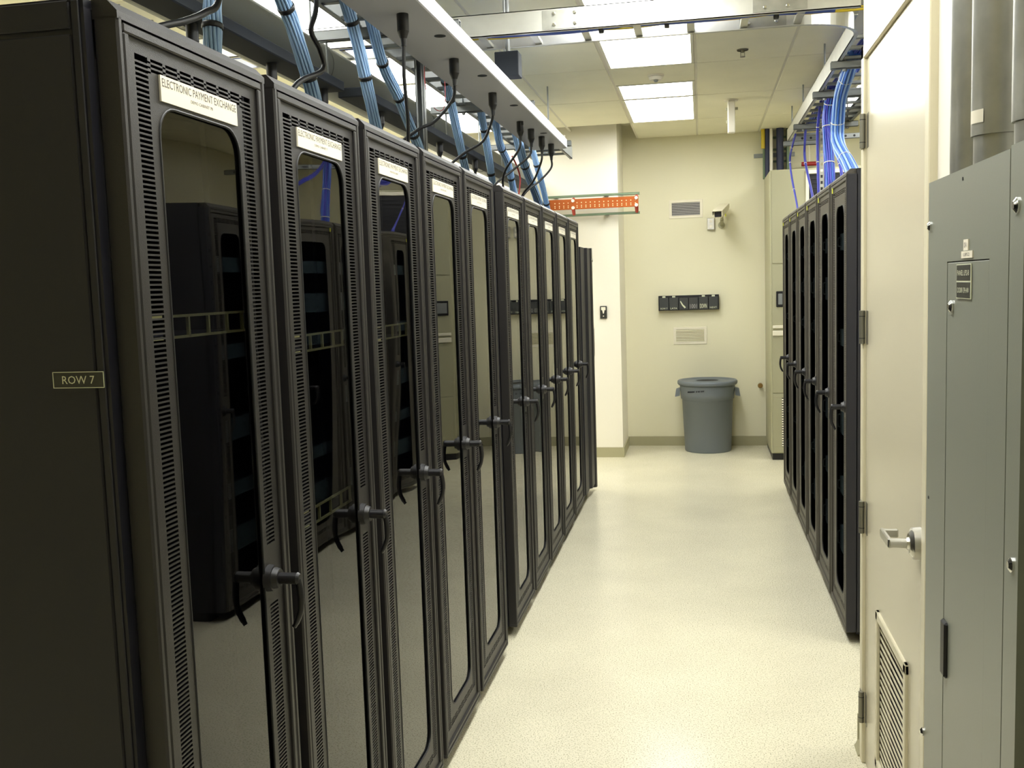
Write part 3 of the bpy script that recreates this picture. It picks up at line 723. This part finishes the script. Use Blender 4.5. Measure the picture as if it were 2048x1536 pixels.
h.build('handle_rose', m_satin, d)
h = MB(); h.cyl((-.034, hy, hz), (-.078, hy, hz), .0125, .0125, 18)
h.cbox(-.083, -.072, hy-.006, hy+.115, hz-.013, hz+.013, .003); h.cbox(-.083, -.036, hy+.104, hy+.115, hz-.013, hz+.011, .003)
h.build('handle_lever', m_satin, d)

# ------------------------------------------------------------------ electrical panels and conduits on the right
PX = .45
def screw(mb, y, z, r=.013):
    mb.cyl((-.0, y, z), (-.003, y, z), r, r, 18); mb.cyl((-.003, y, z), (-.007, y, z), r, r*.5, 18)
t = thing('panelboard', 'tall grey electrical panelboard beside the door, tagged PANEL LP2-B', 'electrical panel', (PX, 0, 0))
P0, P1, PZ0, PZ1 = 1.592, 2.122, .30, 1.932
b = MB(); b.box(.012, XD+.014-PX, P0+.012, P1-.012, PZ0+.01, PZ1-.01); b.build('back_box', m_panel, t)
i0, i1, iz1, iz0 = 1.692, 1.966, 1.7735, .42
b = MB()
for a in ((P0, i0, PZ0, PZ1), (i1, P1, PZ0, PZ1), (i0, i1, iz1, PZ1), (i0, i1, PZ0, iz0)): b.box(0, .012, *a)
b.build('trim_cover', m_panel, t)
dd = MB().cbox(.0006, .012, i0+.0015, i1-.0015, iz0+.0015, iz1-.0018, .001).build('cover_door', m_panel, t)
b = MB(); b.cbox(-.006, .004, 1.932, 1.966, .985, 1.094, .004); b.build('recessed_latch', m_handle, dd)
b = MB(); screw(b, 1.926, 1.692, .011); b.build('cam_lock', m_chrome, dd)
for y, z in ((2.103, 1.846), (2.128, .790)):
    b = MB(); screw(b, y, z, .009); b.build('cover_screw', m_chrome, t)
b = MB()
for y, z in ((2.10, 1.30), (1.86, 1.915)): b.cyl((0, y, z), (-.001, y, z), .0032, .0032, 10)
b.build('small_holes', m_dark, t)
fr = lambda a, b_: (-.0026, -a, b_)       # read from the aisle: left to right is -Y
for (yc, zc, wd, ht, dark, s) in ((1.829, 1.800, .030, .019, 0, 'DP-1'), (1.822, 1.7835, .072, .012, 0, 'UPS2')):
    b = MB(); b.box(-.002, 0, yc-wd/2, yc+wd/2, zc-ht/2, zc+ht/2)
    put_text(b, s, -yc, zc, wd*.55, ht*.45, fr); b.build('paper_tag', [m_label, m_ink], t)
for zc, s in ((1.7525, 'PANEL LP2-B'), (1.7225, '120/208V 3PH 4W')):
    b = MB(); yc = 1.842; b.box(-.0016, 0, yc-.0485, yc+.0485, zc-.015, zc+.015, 1); b.box(-.002, 0, yc-.045, yc+.046, zc-.0135, zc+.0135, 0)
    put_text(b, s, -yc, zc, .078, .009, fr); b.build('engraved_tag', [m_tag, m_white], t)
t = thing('panelboard', 'second grey electrical panelboard at the right edge of the photo', 'electrical panel', (PX, 0, 0))
Q1 = 1.588
b = MB(); b.box(.03, XD+.014-PX, 1.0, Q1-.012, PZ0+.01, PZ1-.01); b.build('back_box', m_panel, t)
b = MB(); b.box(0, .03, 1.522, Q1, PZ0, PZ1+.004); b.box(0, .03, .98, 1.04, PZ0, PZ1+.004); b.box(0, .03, 1.04, 1.522, PZ1-.03, PZ1+.004); b.box(0, .03, 1.04, 1.522, PZ0, PZ0+.04)
b.build('trim_cover', m_panel, t)
MB().box(.02, .03, 1.04, 1.52, PZ0+.04, PZ1-.03).build('cover_door', m_panel, t)
for y, z in ((1.552, 1.847), (1.548, 1.318), (1.556, .60)):
    b = MB(); screw(b, y, z, .0115); b.build('cover_screw', m_chrome, t)
for i, (y, r, z0, zc, lab) in enumerate(((2.02, .046, 1.932, None, 'big grey steel conduit nearest the door above the panel'),
                                         (1.855, .046, 1.92, 1.985, 'wide steel conduit with a paper tag above the grey panel'),
                                         (1.625, .046, 1.936, 1.975, 'steel conduit at the right edge above the second panel'))):
    t = thing('conduit', lab, 'conduit', (.505, y, z0), 0, 'steel conduits rising from the panels')
    MB().cyl((0, 0, 0), (0, 0, HC-z0), r*.86, r*.86, 28).build('pipe', m_galv, t)
    if zc:
        b = MB(); b.cyl((0, 0, zc-z0), (0, 0, HC-z0), r*.95, r*.95, 28); b.build('coupling', m_galv, t)
    if i == 1:
        b = MB()
        a0, a1 = PI*1.0, PI*1.24; n = 8; rr = r*.95+.0012
        vs = []
        for q in range(n+1):
            aa = a0+(a1-a0)*q/n; vs += [(rr*math.cos(aa), rr*math.sin(aa), .085), (rr*math.cos(aa), rr*math.sin(aa), .107)]
        b.add(vs, [(2*q, 2*q+2, 2*q+3, 2*q+1) for q in range(n)], 0, True)
        b.build('paper_tag', m_label, t)

# ------------------------------------------------------------------ back of the room
t = thing('trash_can', 'round grey plastic trash can with a funnel lid against the back wall', 'trash can', (.055, 10.345, 0))
b = MB(); b.lathe([(.0, .008), (.222, .008), (.232, 0), (.236, .01), (.258, .54), (.270, .545), (.273, .60), (.280, .675), (.280, .69), (.272, .69), (.255, .5), (.22, .03), (0, .03)], 40); b.build('bin', m_can, t)
for sx in (-1, 1):
    b = MB(); b.add([(sx*.275, -.06, .655), (sx*.275, .06, .655), (sx*.318, .05, .64), (sx*.318, -.05, .64), (sx*.280, -.06, .575), (sx*.280, .06, .575), (sx*.330, .055, .565), (sx*.330, -.055, .565)],
          [(0, 1, 2, 3), (3, 2, 6, 7), (0, 3, 7, 4), (1, 5, 6, 2), (4, 7, 6, 5)])
    b.build('side_handle', m_can, t)
b = MB(); b.lathe([(.272, .692), (.296, .688), (.304, .70), (.304, .722), (.296, .733), (.280, .733), (.268, .722), (.14, .722), (.128, .729), (.118, .729), (.112, .70)], 40); b.build('lid', m_can, t)
MB().lathe([(.0, .7255), (.114, .7255)], 30).build('dark_inside', m_canin, t)
b = MB()
for q in range(26):
    if q in (12, 13, 16, 20): continue
    a = -PI/2-.78+q*.026; r = .2795
    b.box(-.0025, .0025, -.001, .001, 0, .012+.004*(q % 2), 0, Matrix.Translation((r*math.cos(a), r*math.sin(a), .62+.0006*q)) @ Matrix.Rotation(a+PI/2, 4, 'Z'))
stuff(b.build('embossed_lettering', m_dark, t))

def vent(label, x0, x1, z0, z1, n, m_s, m_b):
    t = thing('air_vent', label, 'vent', ((x0+x1)/2, YW1, z0), 0); hw = (x1-x0)/2; h = z1-z0; e = .028
    b = MB()
    for a in ((-hw, hw, 0, e), (-hw, hw, h-e, h), (-hw, -hw+e, e, h-e), (hw-e, hw, e, h-e)): b.cbox(a[0], a[1], -.008, -.0005, a[2], a[3], .002)
    b.build('frame', m_vent, t)
    MB().box(-hw+e, hw-e, -.002, -.0008, e, h-e).build('backing', m_b, t)
    for k in range(n):
        z = e+(h-2*e)*(k+.5)/n
        MB().prism([(-.010, z-.006), (-.008, z-.006), (-.003, z+.004), (-.005, z+.004)], 'x', -hw+e, hw-e).build('slat', m_s, t) if False else \
        MB().add([(x, y, zz) for x in (-hw+e, hw-e) for y, zz in ((-.012, z-.006), (-.009, z-.006), (-.003, z+.005), (-.006, z+.005))],
                 [(0, 1, 2, 3), (7, 6, 5, 4), (0, 4, 5, 1), (1, 5, 6, 2), (2, 6, 7, 3), (3, 7, 4, 0)]).build('slat', m_s, t)
vent('upper wall vent with dark slats left of the security camera', -.314, .032, 2.408, 2.597, 8, m_slat, m_dark)
vent('lower cream wall vent above the trash can', -.290, .058, 1.085, 1.268, 8, m_slat2, mat('vent_back', srgb(140, 130, 96), .6))
# rack of binders
t = thing('wall_rack', 'black wall rack of six pockets between the two vents', 'rack', (-.126, YW1, 1.448))
b = MB(); b.box(-.312, .312, -.075, 0, 0, .006); b.box(-.312, .312, -.004, 0, 0, .155); b.box(-.312, -.306, -.075, 0, 0, .155); b.box(.306, .312, -.075, 0, 0, .155)
b.build('shell', m_handle, t)
m_pock = mat('pocket_plastic', srgb(64, 66, 66), .3)
words = ['ROW 7', 'LATA', '', '1001', 'DOWN', 'NEXT']
for k in range(6):
    x = -.306+.102*k; b = MB(); b.cbox(x+.003, x+.099, -.080, -.006, .006, .135 if k not in (2, 3) else .128, .003)
    if k not in (2, 3): b.box(x+.035, x+.067, -.07, -.064, .132, .152, 1)
    if words[k]: put_text(b, words[k], x+.05, .022 if k not in (3, 4) else .04, .07, .018 if k not in (3, 4) else .045, lambda a, c: (a, -.0805, c))
    if k == 2: b.prism([(x+.02, .10), (x+.045, .06), (x+.075, .03), (x+.06, .02), (x+.035, .05), (x+.015, .09)], 'y', -.0808, -.080, 1)
    b.build('pocket', [m_pock, m_white if k not in (3,) else m_slat], t)
# security camera with small box beside it
t = thing('security_camera', 'cream box security camera on a bracket high on the back wall', 'security camera', (.222, 10.38, 2.455))
A = Matrix.Rotation(-.22, 4, 'Z') @ Matrix.Rotation(.26, 4, 'X')
b = MB(); b.cbox(-.043, .043, -.20, .15, -.035, .035, .006, M=A); b.build('housing', m_cream, t)
b = MB(); b.cbox(-.050, .050, -.235, .13, .037, .043, .002, M=A); b.cbox(-.053, -.048, -.235, .13, -.005, .043, .002, M=A); b.cbox(.048, .053, -.235, .13, -.005, .043, .002, M=A); b.build('sunshield', m_cream, t)
b = MB(); b.box(-.034, .034, -.203, -.199, -.026, .026, M=A); b.build('front_window', m_dark, t)
b = MB(); b.cyl((0, 0, -.035), (0, .03, -.09), .014, .014, 12); b.cyl((0, .03, -.09), (0, .254, -.135), .018, .018, 12); b.cyl((0, .235, -.135), (0, .254, -.135), .035, .035, 18); b.cyl((.0, .0, -.05), (0, 0, -.03), .024, .024, 14)
b.build('bracket', m_acu, t)
b = MB(); b.cyl((.052, -.11, -.03), (.06, -.11, -.03), .014, .014, 12, M=A); b.build('yellow_cap', m_sticker, t)
t = thing('outlet_box', 'small steel outlet box below the security camera', 'outlet', (.113, YW1, 2.275))
b = MB(); b.cbox(-.036, .036, -.045, 0, 0, .12, .003); b.build('box', m_satin, t)
b = MB(); b.box(-.012, .012, -.047, -.045, .02, .05); b.box(-.012, .012, -.047, -.045, .07, .10); b.build('sockets', m_pwhite, t)
# card reader on the pier
t = thing('card_reader', 'small black keypad on the white pier wall', 'keypad', (-.957, YP, 1.405))
b = MB(); b.cbox(-.034, .034, -.018, 0, 0, .125, .003); b.build('plate', m_tag, t)
b = MB(); b.box(-.022, .022, -.021, -.018, .085, .115); b.prism([(-.012, .085), (.012, .085), (.004, .05), (-.004, .05)], 'y', -.021, -.018); b.cyl((0, -.018, .025), (0, -.021, .025), .006, .006, 10); b.build('symbol', m_label, t)
# copper ground bar
t = thing('ground_bar', 'copper grounding bar with white insulators between two rails at the pier', 'grounding bar', (-.95, 9.78, 2.42))
b = MB()
for z in (0, .185):
    b.box(-.52, .38, .0, .003, z, z+.021); b.box(-.52, .38, 0, .041, z+.019, z+.021); b.box(-.52, .38, 0, .041, z, z+.002)
b.build('rail', m_green, t)
b = MB(); b.cbox(-.50, .372, -.065, -.055, .062, .162, .002); b.build('copper_plate', m_copper, t)
b = MB()
for q in range(19):
    for z in (.082, .098, .126):
        x = -.44+q*.0435
        if abs(x-(-.262)) < .02: continue
        b.cyl((x, -.0665, z), (x, -.065, z), .0052, .0052, 10)
stuff(b.build('drilled_holes', m_hole, t))
for x in (-.262, .352):
    for z in (.078, .146):
        b = MB(); b.cyl((x, -.065, z), (x, -.082, z), .017, .015, 12); b.build('bolt', m_pwhite, t)
        b = MB(); b.cyl((x, -.055, z), (x, .0, z+(.02 if z > .1 else -.06)), .02, .016, 12); b.build('insulator', m_insul, t)
b = MB()
for x in (-.45, .05):
    for z in (0, .185): b.box(x-.02, x+.02, .041, YP-9.78, z, z+.02)
b.build('standoff', m_strut, t)

# ------------------------------------------------------------------ air handler at the end of the right row
t = thing('air_handler', 'tall putty air conditioning unit at the far right corner', 'air conditioner', (.653, 9.756, 0))
b = MB(); b.cbox(0, 1.05, 0, .80, .065, 2.765, .006); b.build('body', m_acu, t)
MB().box(.012, 1.04, .008, .79, 0, .065).build('plinth', m_handle, t)
b = MB(); b.cbox(.018, 1.03, -.006, 0, 1.892, 2.755, .002); b.build('upper_door', m_acu, t)
b = MB(); b.cbox(.018, 1.03, -.006, 0, .655, 1.876, .002); b.build('middle_door', m_acu, t)
b = MB()
for a in ((.018, 1.03, .075, .13), (.018, 1.03, .605, .645), (.018, .10, .13, .605), (.55, 1.03, .13, .605)): b.cbox(a[0], a[1], -.006, 0, a[2], a[3], .002)
b.build('lower_panel', m_acu, t)
for k in range(20):
    z = .14+k*.0235; MB().add([(x, y, zz) for x in (.10, .55) for y, zz in ((-.012, z-.004), (-.009, z-.004), (-.001, z+.009), (-.004, z+.009))],
       [(0, 1, 2, 3), (7, 6, 5, 4), (0, 4, 5, 1), (1, 5, 6, 2), (2, 6, 7, 3), (3, 7, 4, 0)]).build('louvre_blade', m_cream, t)
MB().box(.10, .55, -.001, -.0002, .13, .605).build('louvre_backing', m_dark, t)
b = MB(); b.cbox(.018, 1.03, -.018, -.006, 1.275, 1.302, .003); b.cbox(.018, 1.03, -.018, -.006, 1.205, 1.252, .003); b.build('cream_stripe', m_cream, t)
b = MB(); b.cbox(.052, .125, -.014, -.006, 1.478, 1.628, .005); b.cbox(.07, .11, -.018, -.012, 1.50, 1.605, .004, mi=1); b.build('recessed_handle', [m_handle, m_strut], t)
b = MB()
g0, g1, h0, h1 = .325, .80, 2.05, 2.745
for a in ((g0, g1, h1-.035, h1), (g0, g1, h0, h0+.03), (g0, g0+.03, h0, h1), (g1-.03, g1, h0, h1)): b.cbox(a[0], a[1], -.022, -.006, a[2], a[3], .003)
b.build('grille_frame', m_cream, t)
MB().box(g0+.03, g1-.03, -.010, -.0062, h0+.03, h1-.035).build('grille_backing', m_dark, t)
for k in range(16):
    z = h0+.05+k*.04; MB().box(g0+.03, g1-.03, -.014, -.010, z, z+.008).build('grille_bar', m_handle, t)
t = thing('pipe_valve', 'small brass valve knob by the corner of the putty unit', 'valve', (.600, YW1, .64))
MB().cyl((0, 0, 0), (0, -.05, 0), .012, .012, 12).build('stem', m_brass, t); MB().cyl((0, -.05, 0), (0, -.075, 0), .028, .024, 16).build('knob', m_brass, t)
# vertical cable ladder with cables in the corner
t = thing('cable_ladder', 'vertical green cable ladder in the corner above the putty unit', 'cable ladder', (.77, YW1, 2.765))
b = MB(); 
for x in (-.115, .115): b.box(x-.012, x+.012, -.12, -.02, 0, HC-2.765)
b.build('side_rails', m_green, t)
for k in range(4): MB().box(-.103, .103, -.06, -.04, .04+k*.12, .06+k*.12).build('rung', m_green, t)
b = MB(); b.box(-.215, .19, -.02, 0, .22, .26); b.build('bracket', m_strut, t)
for x, r, m_, lab, z0 in ((-.130, .020, m_yellow, 'yellow cable at the left edge of the corner ladder', .86), (-.052, .018, m_pwhite, 'white pipe on the corner cable ladder', .575),
                      (.035, .036, m_darkblu, 'dark blue cable group in the middle of the corner ladder', .575), (-.092, .022, m_darkblu, 'dark green cable beside the yellow one', .575)):
    tag(MB().cyl((.77+x, YW1-.145, 2.2+z0), (.77+x, YW1-.145, HC-.001), r, r, 14).build('riser_cable', m_), lab, 'cable', 'risers on the corner ladder')
t = thing('red_pipe', 'short red pipe on a white rod above the right row', 'pipe', (1.09, 10.5, 2.885))
MB().cyl((-.075, 0, 0), (.075, 0, 0), .022, .022, 16).build('pipe', m_red, t); MB().cyl((.0, 0, .02), (.0, 0, HC-2.885), .008, .008, 10).build('rod', m_pwhite, t)

# ------------------------------------------------------------------ ceiling fittings
t = thing('sprinkler', 'ceiling sprinkler head in the tile right of the lights', 'sprinkler', (.291, 6.85, HC))
b = MB(); b.lathe([(.0, -.001), (.038, -.001), (.040, .004)], 24); b.lathe([(.036, -.006), (.038, 0)], 24); b.build('escutcheon', m_sprk, t)
b = MB(); b.cyl((0, 0, 0), (0, 0, -.02), .012, .010, 12); b.box(-.014, -.011, -.003, .003, -.045, -.01); b.box(.011, .014, -.003, .003, -.045, -.01); b.cyl((0, 0, -.045), (0, 0, -.048), .017, .017, 14); b.build('head', m_sprk, t)
t = thing('smoke_detector', 'round white smoke detector between the two aisle lights', 'smoke detector', (-.30, 7.462, HC))
b = MB(); b.cyl((0, 0, 0), (0, 0, -.012), .060, .058, 28); b.cyl((0, 0, -.014), (0, 0, -.036), .052, .044, 28); b.build('body', m_pwhite, t)
b = MB(); b.cyl((0, 0, -.036), (0, 0, -.05), .018, .012, 14); b.build('sensor', m_strut, t)
t = thing('pendant_sensor', 'narrow white box hanging from the ceiling before the back wall', 'sensor', (.272, 8.69, HC))
b = MB(); b.cbox(-.030, .030, -.035, .035, -.275, -.012, .006); b.build('body', m_pwhite, t)
b = MB(); b.cyl((0, 0, 0), (0, 0, -.012), .06, .055, 24); b.build('ceiling_plate', m_pwhite, t)
b = MB(); b.cbox(.030, .055, -.012, .012, -.085, -.065, .002); b.cbox(-.042, -.030, -.012, .012, -.195, -.17, .002); b.cbox(-.045, -.030, -.012, .012, -.085, -.065, .002); b.build('side_tabs', m_acu, t)
t = thing('junction_box', 'grey junction box hanging just past the white raceway under the tray', 'junction box', (-.935, 5.02, 2.80))
b = MB(); b.cbox(-.06, .06, -.05, .05, 0, .12, .003); b.build('box', m_raceg, t); MB().cyl((0, 0, .12), (0, 0, HC-2.80), .012, .012, 12).build('stem', m_strut, t)
